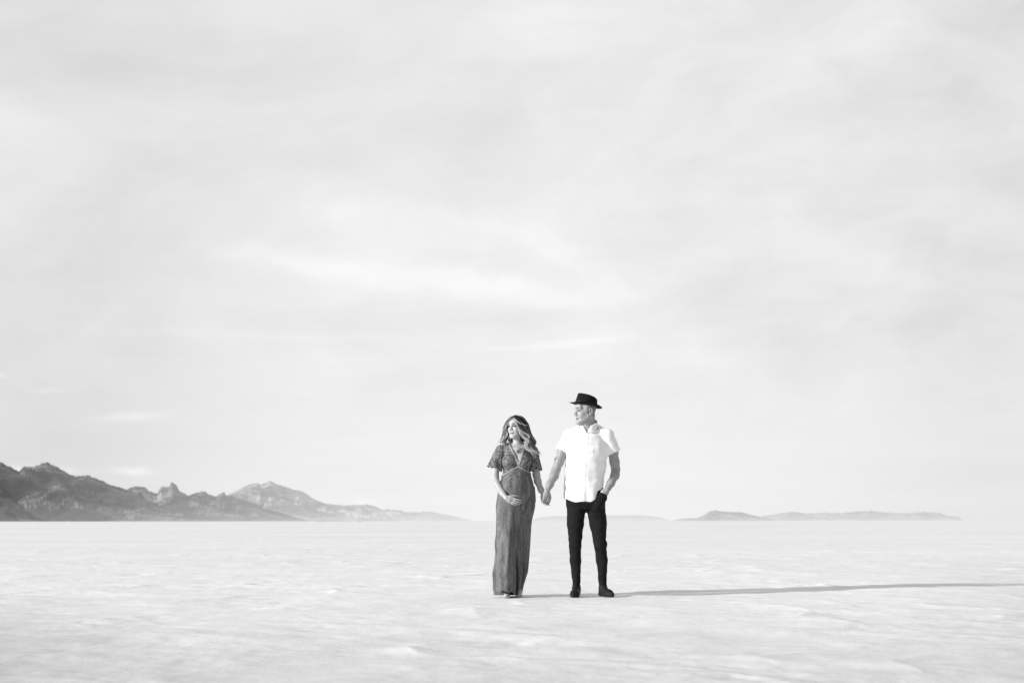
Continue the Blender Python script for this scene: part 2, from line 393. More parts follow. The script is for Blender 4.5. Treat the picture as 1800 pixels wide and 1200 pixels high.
# ================================================================= implicit modelling
def fnoise(P, f, seed):
    r = np.random.default_rng(seed); x, y, z = P; s = 0
    for i in range(5):
        k = r.normal(size=3); k = k/np.linalg.norm(k)*f*(1+.45*i); ph = r.random()*6.28; q = r.normal(size=3)*f*.4
        s = s+np.sin(k[0]*x+k[1]*y+k[2]*z+ph+1.2*np.sin(q[0]*x+q[1]*y+q[2]*z+ph*2))/(1+.4*i)
    return s/2.6
def smin(a, b, k):
    if k <= 0: return np.minimum(a, b)
    h = np.maximum(k-np.abs(a-b), 0)/k
    return np.minimum(a, b)-h*h*k*.25
class Field:
    def __init__(s, x, y, z):
        s.ax = [np.asarray(t, dtype=np.float32) for t in (x, y, z)]
        s.d = np.full([len(t) for t in s.ax], 1.0, dtype=np.float32)
    def box(s, lo, hi):
        sl = []; cs = []
        for i in range(3):
            a = np.searchsorted(s.ax[i], lo[i]); b = np.searchsorted(s.ax[i], hi[i]); a = max(a-1, 0); b = min(b+1, len(s.ax[i]))
            if b <= a: return None, None
            sl.append(slice(a, b)); cs.append(s.ax[i][a:b])
        return tuple(sl), np.meshgrid(*cs, indexing='ij', sparse=True)
    def apply(s, fn, lo, hi, k=.01, sub=False):
        m = k+.02
        sl, P = s.box(np.array(lo)-m, np.array(hi)+m)
        if sl is None: return s
        d = fn(P)
        if sub: s.d[sl] = -smin(-s.d[sl], d, k)
        else: s.d[sl] = smin(s.d[sl], d, k)
        return s
    def cone(s, a, b, ra, rb, k=.01, sub=False, flat=None):
        a = np.array(a, float); b = np.array(b, float); ab = b-a; L2 = max(ab @ ab, 1e-9)
        def fn(P):
            q = [P[i]-a[i] for i in range(3)]
            t = np.clip((q[0]*ab[0]+q[1]*ab[1]+q[2]*ab[2])/L2, 0, 1)
            e = [q[i]-t*ab[i] for i in range(3)]
            if flat is not None:          # squash along a direction: (unit vec, factor)
                fv, ff = flat; dt = e[0]*fv[0]+e[1]*fv[1]+e[2]*fv[2]
                e = [e[i]+fv[i]*dt*(ff-1) for i in range(3)]
            return np.sqrt(e[0]**2+e[1]**2+e[2]**2)-(ra+(rb-ra)*t)
        r = max(ra, rb)
        return s.apply(fn, np.minimum(a, b)-r, np.maximum(a, b)+r, k, sub)
    def chain(s, pts, k=.01, kk=.012, flat=None):
        for i in range(len(pts)-1):
            s.cone(pts[i][:3], pts[i+1][:3], pts[i][3], pts[i+1][3], k if i == 0 else kk, False, flat)
        return s
    def ell(s, c, r, k=.01, sub=False, rot=None):
        c = np.array(c, float); r = np.array(r, float)
        Rm = np.eye(3) if rot is None else rot     # columns = local axes
        def fn(P):
            q = [P[i]-c[i] for i in range(3)]
            l = [(q[0]*Rm[0, j]+q[1]*Rm[1, j]+q[2]*Rm[2, j]) for j in range(3)]
            k0 = np.sqrt((l[0]/r[0])**2+(l[1]/r[1])**2+(l[2]/r[2])**2)
            k1 = np.sqrt((l[0]/r[0]**2)**2+(l[1]/r[1]**2)**2+(l[2]/r[2]**2)**2)
            return k0*(k0-1)/np.maximum(k1, 1e-6)
        e = r.max() if rot is not None else r
        return s.apply(fn, c-e, c+e, k, sub)
    def stack(s, tab, k=.01, ex=2.2, inflate=0.0, warp=None):
        t = np.array(sorted(tab), float)
        def fn(P):
            z = P[2]; g = lambda j: np.interp(z, t[:, 0], t[:, j])
            cx, cy, rx, ry = g(1), g(2), g(3)+inflate, g(4)+inflate
            u = np.abs(P[0]-cx)/rx; v = np.abs(P[1]-cy)/ry
            q = (u**ex+v**ex)**(1/ex)
            d = (q-1)*np.minimum(rx, ry)*.9
            if warp is not None: d = d+warp(P, cx, cy)
            dz = np.maximum(t[0, 0]-inflate-z, z-t[-1, 0]-inflate)
            return np.maximum(d, dz)
        lo = [(t[:, 1]-t[:, 3]).min()-inflate, (t[:, 2]-t[:, 4]).min()-inflate, t[0, 0]-inflate]
        hi = [(t[:, 1]+t[:, 3]).max()+inflate, (t[:, 2]+t[:, 4]).max()+inflate, t[-1, 0]+inflate]
        return s.apply(fn, lo, hi, k)
    def P(s): return np.meshgrid(*s.ax, indexing='ij', sparse=True)
    def copy(s):
        c = Field(*s.ax); c.d = s.d.copy(); return c
    def mesh(s, smooth=2):
        d = s.d.copy()
        for ax in range(3):           # close the volume at its borders
            sl = [slice(None)]*3; sl[ax] = 0; d[tuple(sl)] = np.maximum(d[tuple(sl)], .01); sl[ax] = -1; d[tuple(sl)] = np.maximum(d[tuple(sl)], .01)
        ins = d < 0
        nx, ny, nz = d.shape
        cnt = np.zeros((nx-1, ny-1, nz-1), np.int8)
        for a in (0, 1):
            for b in (0, 1):
                for c in (0, 1): cnt += ins[a:nx-1+a, b:ny-1+b, c:nz-1+c]
        I, J, K = np.nonzero((cnt > 0) & (cnt < 8))
        idx = np.full(cnt.shape, -1, np.int32); idx[I, J, K] = np.arange(len(I))
        acc = np.zeros((len(I), 3)); num = np.zeros(len(I))
        corners = [(a, b, c) for a in (0, 1) for b in (0, 1) for c in (0, 1)]
        cp = {}
        for c in corners:
            cp[c] = (np.stack([s.ax[0][I+c[0]], s.ax[1][J+c[1]], s.ax[2][K+c[2]]], -1).astype(float), d[I+c[0], J+c[1], K+c[2]])
        for c in corners:
            for ax in range(3):
                if c[ax] == 0:
                    e = list(c); e[ax] = 1; e = tuple(e)
                    pa, da = cp[c]; pb, db = cp[e]; m = (da < 0) != (db < 0)
                    t = np.where(m, da/np.where(m, da-db, 1), 0)[:, None]
                    acc += np.where(m[:, None], pa+(pb-pa)*t, 0); num += m
        V = acc/num[:, None]
        quads = []
        for ax in range(3):
            a1, a2 = (ax+1) % 3, (ax+2) % 3
            s0 = [slice(1, -1)]*3; s0[ax] = slice(0, -1); s1 = list(s0); s1[ax] = slice(1, None)
            A = ins[tuple(s0)]; B = ins[tuple(s1)]
            q = np.nonzero(A != B); g = [q[0], q[1], q[2]]
            for i in range(3):
                if i != ax: g[i] = g[i]+1
            flip = A[q]
            def cell(o1, o2):
                h = [g[0], g[1], g[2]]; h[a1] = h[a1]+o1; h[a2] = h[a2]+o2
                return idx[h[0], h[1], h[2]]
            Q = np.stack([cell(-1, -1), cell(0, -1), cell(0, 0), cell(-1, 0)], -1)
            Q[~flip] = Q[~flip][:, ::-1]
            quads.append(Q)
        Fq = np.concatenate(quads)
        Fq = Fq[(Fq >= 0).all(1)]
        for _ in range(smooth):
            sm = np.zeros_like(V); ct = np.zeros(len(V))
            for a, b in ((0, 1), (1, 2), (2, 3), (3, 0)):
                for u, w in ((a, b), (b, a)):
                    for c in range(3): sm[:, c] += np.bincount(Fq[:, u], weights=V[Fq[:, w], c], minlength=len(V))
                    ct += np.bincount(Fq[:, u], minlength=len(V))
            V = V*.5+sm/np.maximum(ct, 1)[:, None]*.5
        return V, Fq

def rng_ax(segs):
    out_ = []
    for a, b, h in segs: out_.append(np.arange(a, b, h))
    return np.concatenate(out_)

def frame(yaw, pitch=0.0, roll=0.0):
    """columns: side (image right when facing the camera), forward, up"""
    y = R(yaw); f = np.array([-math.sin(y), -math.cos(y), 0.0]); r = np.array([math.cos(y), -math.sin(y), 0.0]); u = np.array([0, 0, 1.0])
    p = R(pitch); f, u = f*math.cos(p)+u*math.sin(p), u*math.cos(p)-f*math.sin(p)
    q = R(roll); r, u = r*math.cos(q)+u*math.sin(q), u*math.cos(q)-r*math.sin(q)
    return np.stack([r, f, u], 1)

def head(Fd, C, Rm, s, male, k=.012):
    C = np.array(C, float)
    W = lambda x, y, z: C+Rm @ (np.array([x, y, z])*s)
    e = lambda c, r, kk=k, sub=False: Fd.ell(W(*c), np.array(r)*s, kk, sub, Rm)
    jw = 1.0 if male else .90
    e((0, -.007 if male else -.018, .040), (.077, .080 if male else .096, .080), .0)
    e((0, .022, -.030), (.063*jw, .066, .084), .03)
    for q in (-1, 1):
        Fd.cone(W(q*.050*jw, .0, -.050), W(q*.018, .072, -.098), .021*s, .016*s, .028)
        e((q*.040*jw, .058, -.030), (.022, .026, .026), .02)
        Fd.cone(W(q*.014, .085, .022), W(q*.046, .070, .022), .010*s, .009*s, .014)
    e((0, .078, -.100), (.020 if male else .015, .016, .016), .018)
    e((0, .078, .040), (.050, .020, .035), .03)
    for q in (-1, 1):
        e((q*.032, .094, .002), (.017, .013, .010), .010, True)
        e((q*.032, .075, .001), (.0135, .0135, .0115), .004)
    Fd.cone(W(0, .086, .012), W(0, .108, -.030), .0075*s, (.0105 if male else .0085)*s, .009)
    for q in (-1, 1): e((q*.0125, .097, -.036), (.0075, .010, .0075), .006)
    e((0, .084, -.058), (.020, .010, .0075), .008)
    e((0, .0875, -.063), (.021, .0075, .0040), .003)
    e((0, .0860, -.0730), (.018, .0080, .0050), .004)
    e((0, .0975, -.0678), (.026, .006, .0016), .0015, True)
    for q in (-1, 1):
        Fd.ell(W(q*.079, -.012, -.002), np.array((.009, .020, .033))*s, .006, False, Rm)
        Fd.ell(W(q*.089, -.006, .004), np.array((.007, .011, .018))*s, .003, True, Rm)
        e((q*.080, -.004, -.030), (.006, .009, .010), .004)
    return W

def hand(Fd, wrist, d, n, thumb, s=1.0, curls=(30, 30, 34, 40), mid=1.0, spread=3.0, tcurl=25, tout=38, wr=.026):
    """d: along the hand, n: palm normal, thumb: direction of the thumb side"""
    d = np.array(d, float); d /= np.linalg.norm(d); n = np.array(n, float); n -= d*(n @ d); n /= np.linalg.norm(n)
    l = np.cross(d, n)
    if l @ np.array(thumb, float) < 0: l = -l
    w = np.array(wrist, float)
    P = lambda a, b, c: w+(d*a+l*b+n*c)*s
    fl = (n, 1.75)
    Fd.cone(P(0, 0, 0), P(.03, .002, 0), wr*s, .031*s, .012, False, (n, 1.35))
    Fd.cone(P(.03, .012, .0), P(.082, .020, .0), .025*s, .018*s, .012, False, fl)
    Fd.cone(P(.03, -.010, .0), P(.078, -.020, .0), .025*s, .017*s, .012, False, fl)
    Fd.cone(P(.02, .014, .006), P(.05, .024, .008), .016*s, .014*s, .012)
    for i, (off, ln) in enumerate(((.030, .070), (.010, .079), (-.010, .073), (-.029, .058))):
        base = np.array([.086-(.004 if i in (0, 2) else 0)-(.010 if i == 3 else 0), off, 0.0])
        ang = 0.0; sp = R(spread*(1.5-i)); p = P(*base); rr = .0088 if i < 3 else .0076
        for j, fr in enumerate((.45, .30, .25)):
            ang += R(curls[i])*(1.0 if j == 0 else mid)
            dd = (d*math.cos(sp)+l*math.sin(sp))*math.cos(ang)+n*math.sin(ang)
            q = p+dd*ln*fr*s
            Fd.cone(p, q, rr*s*(1.05-.10*j), rr*s*(.97-.12*j), .004 if j == 0 else .002)
            p = q
    a = P(.022, .026, .006); t0 = R(tout)
    dd = d*math.cos(t0)+l*math.sin(t0)+n*.25; dd /= np.linalg.norm(dd); b = a+dd*.036*s
    t1 = t0-R(tcurl); d2 = d*math.cos(t1)+l*math.sin(t1)+n*.35; d2 /= np.linalg.norm(d2); c = b+d2*.030*s
    t2 = t1-R(tcurl*.7); d3 = d*math.cos(t2)+l*math.sin(t2)+n*.45; d3 /= np.linalg.norm(d3); e = c+d3*.024*s
    Fd.cone(a, b, .0145*s, .0115*s, .010); Fd.cone(b, c, .0112*s, .0100*s, .003); Fd.cone(c, e, .0100*s, .0075*s, .002)

def face_tone(V, C, Rm, s, base, male):
    L = (V-np.array(C)) @ Rm/s
    t = np.full(len(V), base)
    g = lambda x, y, z, rx, ry, rz: np.exp(-(((L[:, 0]-x)/rx)**2+((L[:, 1]-y)/ry)**2+((L[:, 2]-z)/rz)**2)**2)
    for q in (-1, 1):
        arch = .021+.004*np.cos((L[:, 0]-q*.032)/.02)
        brow = np.exp(-((L[:, 0]-q*.033)/.022)**4-((L[:, 2]-arch-.001)/.0058)**4)*(L[:, 1] > .05)
        t = t*(1-(.92 if not male else .75)*brow)
        lash = np.exp(-((L[:, 0]-q*.032)/.018)**4-((L[:, 2]-.003)/.0070)**4)*(L[:, 1] > .06)
        t = t*(1-(.80 if not male else .55)*lash)
        t = t*(1-.6*g(q*.0075, .105, -.042, .005, .010, .0035))
    for q in (-1, 1): t = t*(1-.6*g(q*.085, -.004, .004, .012, .009, .015))
    lip = np.exp(-((L[:, 0])/.023)**4-((L[:, 2]+.067)/.010)**4)*(L[:, 1] > .06)
    t = t*(1-(.45 if not male else .3)*lip)
    ml = np.exp(-((L[:, 0])/.024)**4-((L[:, 2]+.0675)/.0034)**4)*(L[:, 1] > .06)
    t = t*(1-.75*ml)
    if male:
        beard = np.clip((-.035-L[:, 2])/.03, 0, 1)*np.clip((.06-np.abs(L[:, 1]-.035))/.03, 0, 1)*(L[:, 2] > -.125)
        t = t*(1-.16*beard)
        scalp = np.clip((.03-L[:, 1])/.02, 0, 1)*np.clip((L[:, 2]+.035+.3*np.clip(-L[:, 1], -.03, .1))/.02, 0, 1)*(np.abs(L[:, 0]) < .082)
        t = t*(1-.62*scalp)
    return t

# ================================================================= the man
def man():
    root = (.71, D0, 0.0)
    X = np.arange(.22, 1.10, .0036); Y = np.arange(11.70, 12.24, .0040)
    Z = rng_ax([(-.01, .80, .010), (.80, 1.02, .0034), (1.02, 1.54, .008), (1.54, 1.92, .0030)])
    B = Field(X, Y, Z)
    HC = (.697, 11.985, 1.733); HR = frame(71, 1, -2); HS = 1.08
    W = head(B, HC, HR, HS, True)
    # neck
    B.cone((.722, 12.03, 1.70), (.722, 12.02, 1.54), .058, .064, .03)
    B.cone((.690, 11.985, 1.62), (.705, 11.975, 1.545), .030, .036, .04)
    torso = [(.86, .685, 12.0, .150, .10), (.96, .685, 12.0, .155, .105), (1.12, .69, 12.0, .150, .10), (1.30, .70, 12.0, .170, .115), (1.42, .705, 12.0, .165, .105), (1.50, .71, 12.0, .13, .08), (1.56, .715, 12.01, .07, .06)]
    B.stack(torso, .04)
    B.cone((.66, 12.0, 1.56), (.54, 12.0, 1.505), .04, .047, .04); B.cone((.77, 12.0, 1.57), (.893, 12.0, 1.51), .04, .047, .04)
    # arms
    ra = [(.538, 12.0, 1.50, .049), (.475, 11.99, 1.36, .046), (.440, 11.985, 1.26, .041), (.412, 11.985, 1.185, .037), (.394, 11.955, 1.13, .039), (.353, 11.91, 1.05, .032), (.325, 11.880, .985, .0255)]
    la = [(.893, 12.0, 1.505, .050), (.948, 12.025, 1.36, .047), (.966, 12.05, 1.26, .042), (.978, 12.065, 1.19, .037), (.968, 12.03, 1.135, .0385), (.925, 11.965, 1.06, .033), (.885, 11.915, .998, .0255)]
    B.chain(ra, .02, .03); B.chain(la, .02, .03)
    hand(B, (.325, 11.880, .985), (-.10, -.02, -1), (-.35, 1, 0), (1, .2, 0), 1.0, (28, 34, 38, 44), 1.15, 4, 30, 32)
    hand(B, (.885, 11.915, .998), (-.52, .04, -.85), (-.45, 1, -.1), (-.5, 0, .6), .97, (10, 12, 14, 16), .8, 1, 14, 18)
    # legs and feet (inside the clothes)
    for h, kn, an, toe in (((.60, 12.0, .88), (.587, 11.98, .47), (.603, 12.008, .07), (.575, 11.85, .028)), ((.785, 12.0, .88), (.822, 11.96, .47), (.850, 11.99, .07), (.905, 11.86, .028))):
        B.cone(h, kn, .070, .036, .04); B.cone(kn, an, .032, .021, .02); B.cone(an, toe, .019, .013, .01)
    V, Q = B.mesh(2)
    tone = face_tone(V, HC, HR, HS, .36, True)
    arm = V[:, 2] < 1.5
    tone[arm] = .30
    body = mesh_obj('person', V, Q, M['skin'], None, root, tone=tone)
    tag(body, 'man in black fedora, white short sleeved shirt and black jeans, one hand in pocket', 'person')
    def sub(name, f, m, parent=body, smooth=2, tone=None):
        V, Q = f.mesh(smooth)
        return mesh_obj(name, V, Q, M[m], parent, root, tone=tone)
    # eyes
    for q in (-1, 1):
        f = Field(np.arange(-.016, .016, .0012)+W(q*.032, .080, 0)[0], np.arange(-.016, .016, .0012)+W(q*.032, .080, 0)[1], np.arange(-.012, .012, .0009)+W(0, .080, 0)[2])
        f.ell(W(q*.032, .0805, -.0008), np.array((.0130, .0122, .0048))*HS, 0, False, HR)
        sub('eye', f, 'eye', smooth=1)
    # shirt
    zs = rng_ax([(.84, 1.70, .0052)])
    S = Field(np.arange(.38, 1.07, .0046), np.arange(11.80, 12.22, .0048), zs)
    tab = [(.84, .666, 12.0, .176, .122), (.90, .667, 12.0, .181, .128), (.96, .669, 12.0, .185, .131), (1.05, .677, 12.0, .184, .130), (1.15, .685, 12.0, .185, .130), (1.26, .694, 12.0, .190, .134), (1.36, .703, 12.0, .194, .134), (1.44, .708, 12.0, .188, .122), (1.50, .712, 12.005, .160, .098), (1.55, .716, 12.01, .115, .076), (1.585, .722, 12.015, .085, .068)]
    S.stack(tab, .0, 2.08)
    S.cone((.64, 12.01, 1.558), (.545, 12.0, 1.502), .046, .056, .04); S.cone((.79, 12.01, 1.568), (.888, 12.0, 1.508), .046, .056, .04)
    # sleeves: cut by planes square to the arms
    def sleeve(a, b, r0, r1, k):
        a = np.array(a); b = np.array(b); ax = (b-a)/np.linalg.norm(b-a)
        T = Field(*S.ax); T.cone(a, b+ax*.08, r0, r1, 0)
        P = S.P(); pl = (P[0]-b[0])*ax[0]+(P[1]-b[1])*ax[1]+(P[2]-b[2])*ax[2]
        T.d = np.maximum(T.d, pl)
        I = Field(*S.ax); I.cone(a+ax*.06, b+ax*.12, r0-.020, r1-.009, 0)
        return T.d, I.d
    t1, i1 = sleeve((.540, 12.0, 1.498), (.468, 11.988, 1.360), .066, .064, .02)
    t2, i2 = sleeve((.890, 12.0, 1.502), (.950, 12.024, 1.352), .066, .069, .02)
    t1 = np.maximum(t1, -i1); t2 = np.maximum(t2, -i2)
    S.d = smin(smin(S.d, t1, .022), t2, .022)
    P = S.P()
    # creases: diagonal pulls from the chest to the hip, soft bunching above the hem, sleeve folds
    fold = fnoise([P[0]*1.0, P[1]*1.0, P[2]*.42+P[0]*.45], 20, 5)*.0060+fnoise([P[0]*.8+P[2]*.5, P[1], P[2]*.9-P[0]*.35], 40, 9)*.0036
    low = np.clip((1.10-P[2])/.2, 0, 1)
    fold = fold+low*(fnoise([P[0]+.3*P[2], P[1], P[2]*.6], 38, 12)*.005)
    S.d = S.d+fold
    hem = .885+.10*np.clip((P[0]-.72)/.12, 0, 1)**1.6+.035*np.clip((.60-P[0])/.12, 0, 1)**1.5+.004*np.sin(P[0]*40)
    S.d = np.maximum(S.d, hem-P[2])
    # neck opening
    N_ = Field(*S.ax); N_.cone((.724, 12.02, 1.75), (.722, 12.012, 1.50), .072, .070, 0)
    N_.d = np.minimum(N_.d, np.maximum(np.maximum(np.abs(P[0]-.698)-(P[2]-1.530)*.55, P[1]-11.97), 1.50-P[2]))
    S.d = np.maximum(S.d, -N_.d)
    # hollow inside above the hem
    H_ = Field(*S.ax); H_.stack([(.80, .68, 12.0, .168, .112), (.93, .68, 12.0, .168, .112), (.99, .68, 12.0, .150, .10)], 0)
    S.d = np.maximum(S.d, -H_.d)
    shirt = sub('shirt', S, 'shirt')
    # collar: a standing band with turned down leaf, open in a V
    CF = Field(np.arange(.60, .84, .0030), np.arange(11.87, 12.13, .0034), np.arange(1.50, 1.69, .0030))
    P = CF.P()
    cz = (P[2]-1.54)
    cxx = .716+.03*cz; cyy = 12.010+.05*cz
    rad = np.sqrt(((P[0]-cxx)/1.0)**2+((P[1]-cyy)/1.04)**2)
    rr = .0815+.0*cz
    leaf = np.abs(rad-(.0845-(P[2]-1.62)*.16))-.0032
    band = np.abs(rad-.077)-.0034
    back = np.clip((P[1]-11.93)/.14, 0, 1)
    top = 1.590+.062*back+.020*np.clip((P[0]-.72)/.08, 0, 1)
    d1 = np.maximum(band, np.maximum(P[2]-top, 1.545-P[2]))
    bot = top-.027-.032*np.clip(1-back*1.3, 0, 1)**2
    d2 = np.maximum(leaf, np.maximum(P[2]-(top-.001), bot-P[2]))
    d = np.minimum(d1, d2)
    vcut = np.maximum(np.abs(P[0]-.698)-(.004+np.abs(P[2]-1.535)*.55), P[1]-11.985)
    CF.d = np.maximum(d, -vcut).astype(np.float32)
    collar = sub('collar', CF, 'shirt', shirt)
    # placket strip and pocket and buttons on the shirt front
    def front_y(x, z):
        i = np.argmin(abs(S.ax[0]-x)); k_ = np.argmin(abs(S.ax[2]-z)); c = S.d[i, :, k_]; j = np.nonzero(c < 0)[0]
        return float(S.ax[1][j[0]]) if len(j) else 11.87
    def plx(z): return np.interp(z, [.89, 1.1, 1.3, 1.535], [.662, .668, .684, .700])
    PF = Field(np.arange(.63, .73, .0026), np.arange(11.82, 11.97, .0026), np.arange(.87, 1.56, .0050))
    P = PF.P()
    # resample the shirt field (trilinear by separable interpolation)
    def resample(Fs, ax):
        d = Fs.d
        for a in range(3):
            src = Fs.ax[a]; t = np.interp(ax[a], src, np.arange(len(src))); i0 = np.clip(np.floor(t).astype(int), 0, len(src)-2); w = (t-i0).astype(np.float32)
            sh = [1, 1, 1]; sh[a] = len(w); w = w.reshape(sh)
            d = np.take(d, i0, a)*(1-w)+np.take(d, i0+1, a)*w
        return d
    sd = resample(S, PF.ax)
    PF.d = np.maximum(np.maximum(sd-.0016, -.012-sd), np.abs(P[0]-plx(P[2]))-.0150)
    PF.d = np.maximum(PF.d, P[1]-11.95)
    sub('placket', PF, 'shirt', shirt, 1)
    KF = Field(np.arange(.725, .845, .0028), np.arange(11.82, 11.99, .0028), np.arange(1.28, 1.42, .0028)); P = KF.P()
    sd = resample(S, KF.ax)
    edge = np.maximum(np.abs(P[0]-.785)-.045, np.maximum(P[2]-1.405, 1.295+np.abs(P[0]-.785)*.25-P[2]))
    KF.d = np.maximum(np.maximum(sd-.0026, -.010-sd), edge)
    sub('pocket', KF, 'shirt', shirt, 1)
    for z in (1.515, 1.42, 1.325, 1.23, 1.135, 1.04, .955):
        x = float(plx(z)); y = front_y(x, z)
        f = Field(np.arange(x-.010, x+.010, .0010), np.arange(y-.013, y+.005, .0010), np.arange(z-.010, z+.010, .0010))
        f.ell((x, y-.0060, z), (.0046, .0022, .0046), 0)
        sub('button', f, 'button', shirt, smooth=1)
    # trousers
    T = Field(np.arange(.46, .93, .0046), np.arange(11.82, 12.18, .0048), np.arange(.055, 1.03, .0060))
    T.stack([(.815, .690, 12.0, .150, .098), (.86, .686, 12.0, .176, .118), (.92, .684, 12.0, .180, .118), (1.02, .684, 12.0, .170, .112)], 0, 2.4)
    for h, m1, kn, cf, an in (((.604, 12.0, .86, .094), (.594, 11.99, .68, .077), (.588, 11.975, .48, .057), (.595, 11.995, .34, .052), (.604, 12.0, .07, .033)),
                              ((.782, 12.0, .86, .094), (.806, 11.98, .68, .078), (.824, 11.955, .48, .058), (.841, 11.98, .34, .052), (.851, 11.98, .07, .034))):
        T.chain([h, m1, kn, cf, an], .02, .02)
    P = T.P()
    knee = np.exp(-((P[2]-.50)/.10)**2)+np.exp(-((P[2]-.12)/.09)**2)*1.2+.9*np.exp(-((P[2]-.78)/.09)**2)
    T.d = T.d+fnoise([P[0]*.7, P[1]*.7, P[2]*1.5+P[0]*.5], 45, 21)*.0060*knee+fnoise(P, 30, 22)*.0026
    # pocket mouth swollen by the hand
    T.cone((.838, 11.922, .925), (.790, 11.920, .845), .050, .044, .03)
    T.ell((.875, 11.915, .998), (.050, .034, .036), .006, True)
    trousers = sub('trousers', T, 'trouser')
    # shoes
    for an, toe, heel in (((.603, 12.0, .075), (.566, 11.815, .028), (.612, 12.035, .03)), ((.851, 11.98, .075), (.925, 11.82, .028), (.838, 12.02, .03))):
        an = np.array(an); toe = np.array(toe); heel = np.array(heel)
        f = Field(np.arange(min(toe[0], heel[0])-.065, max(toe[0], heel[0])+.065, .0034), np.arange(11.75, 12.10, .0036), np.arange(-.012, .17, .0034))
        f.cone(heel, toe+(heel-toe)*.25, .031, .036, 0); f.cone(toe+(heel-toe)*.3, toe, .037, .022, .02, False)
        f.cone(an+np.array([0, .004, .07]), an+np.array([0, .006, -.03]), .034, .036, .02); f.cone(an, toe+(heel-toe)*.3+np.array([0, 0, .006]), .035, .030, .03)
        P = f.P(); f.d = np.maximum(f.d, -.002-P[2]); g = f.copy()
        f.d = np.maximum(f.d, .012-P[2])
        sh = sub('shoe', f, 'shoe')
        g.d = np.maximum(g.d-.003, P[2]-.0115)
        sub('sole', g, 'sole', sh)
    # watch on the wrist that goes into the pocket
    f = Field(np.arange(.85, .96, .0020), np.arange(11.87, 12.01, .0022), np.arange(.98, 1.08, .0020)); P = f.P()
    c = np.array((.898, 11.930, 1.018)); ax = np.array((.04, .05, .062)); ax /= np.linalg.norm(ax)
    q = [P[i]-c[i] for i in range(3)]; t = q[0]*ax[0]+q[1]*ax[1]+q[2]*ax[2]
    rad = np.sqrt(np.maximum(q[0]**2+q[1]**2+q[2]**2-t*t, 0))
    f.d = np.maximum(np.abs(rad-.0300)-.0022, np.abs(t)-.007).astype(np.float32)
    sub('bracelet', f, 'metal', smooth=1)
    # hat
    HF = frame(66, 11, -1); hc = np.array((.690, 11.987, 1.787))
    HW = lambda x, y, z: hc+HF @ np.array([x, y, z])
    f = Field(np.arange(.55, .84, .0036), np.arange(11.83, 12.14, .0038), np.arange(1.72, 1.96, .0032)); P = f.P()
    q = [P[i]-hc[i] for i in range(3)]; l = [q[0]*HF[0, j]+q[1]*HF[1, j]+q[2]*HF[2, j] for j in range(3)]
    zz_ = np.clip(l[2], -.01, .13)
    rx = .0890-.08*zz_; ry = .1100-.13*zz_
    pinch = .016*np.exp(-((l[1]-.065)/.035)**2)*np.clip((zz_-.03)/.06, 0, 1)
    rx = rx-pinch
    top = .084+.010*np.cos(np.clip((l[1]-.01)/.12, -1.5, 1.5))+.012*np.clip((l[1]+.02)/.1, -1, 1)
    crease = .026*np.exp(-(l[0]/.026)**2)*np.clip((.085-l[1])/.05, 0, 1)*np.clip((l[1]+.10)/.05, 0, 1)
    side = (np.sqrt((l[0]/rx)**2+((l[1]+.004)/ry)**2)-1)*.08
    f.d = (-smin(-side, -(l[2]-top+crease), .014)).astype(np.float32)
    f.d = np.maximum(f.d, .0-l[2]+.0)
    f.d = f.d+(fnoise(P, 40, 31)*.0012).astype(np.float32)
    # brim built as rings
    vs, fs = [], []; nth = 96; rs = [.0, .2, .4, .6, .75, .88, 1.0]
    for sgn in (1, -1):
        for r_ in rs:
            for i in range(nth):
                t = 2*math.pi*i/nth; cx, sy = math.cos(t), math.sin(t)
                a0, b0 = .070, .085; a1, b1 = .140, .160
                x = cx*(a0+(a1-a0)*r_); y = sy*(b0+(b1-b0)*r_)
                z = .015*(r_**2.2)*abs(cx)**1.5-.003*r_*max(sy, 0)**2+.007*r_**2*max(-sy, 0)+.004*r_**3*math.sin(3*t+1)
                vs.append(HW(x, y, z+sgn*.0034*(1 if r_ < .99 else .5)))
    nr = len(rs)
    for s_ in range(2):
        for j in range(nr-1):
            for i in range(nth):
                a = s_*nr*nth+j*nth+i; b = s_*nr*nth+j*nth+(i+1) % nth
                fs.append((a, a+nth, b+nth, b) if s_ == 0 else (a, b, b+nth, a+nth))
    for i in range(nth):
        a = (nr-1)*nth+i; b = (nr-1)*nth+(i+1) % nth; o2 = nr*nth
        fs.append((a, a+o2, b+o2, b))
    hat = sub('hat', f, 'felt')
    mesh_obj('brim', vs, fs, M['felt'], hat, root)
    bd = f.copy(); bd.d = np.maximum(np.maximum((side-.0028*1.0), l[2]-.026), .001-l[2]).astype(np.float32)
    sub('hat_band', bd, 'band', hat)
    return body
man()

# ================================================================= the woman
def tube_set(curves, name, m, parent, root, sides=5):
    vs, fs, tn = [], [], []
    for pts, rad, tone in curves:
        pts = np.asarray(pts); n = len(pts); T = np.gradient(pts, axis=0); T /= np.linalg.norm(T, axis=1)[:, None]+1e-9
        up = np.array([.3, 1, .2]); A = np.cross(T, up); A /= np.linalg.norm(A, axis=1)[:, None]+1e-9; Bv = np.cross(T, A)
        k0 = sum(len(v) for v in vs)
        ang = np.arange(sides)/sides*2*np.pi
        ring = pts[:, None, :]+rad[:, None, None]*(np.cos(ang)[None, :, None]*A[:, None, :]*1.0+np.sin(ang)[None, :, None]*Bv[:, None, :])
        vs.append(ring.reshape(-1, 3)); tn.append(np.repeat(tone, sides))
        i = np.arange(n-1)[:, None]*sides; j = np.arange(sides)[None, :]; j2 = (j+1) % sides
        fs.append((np.stack([i+j, i+j2, i+sides+j2, i+sides+j], -1)+k0).reshape(-1, 4))
    return mesh_obj(name, np.concatenate(vs), np.concatenate(fs), M[m], parent, root, tone=np.concatenate(tn))
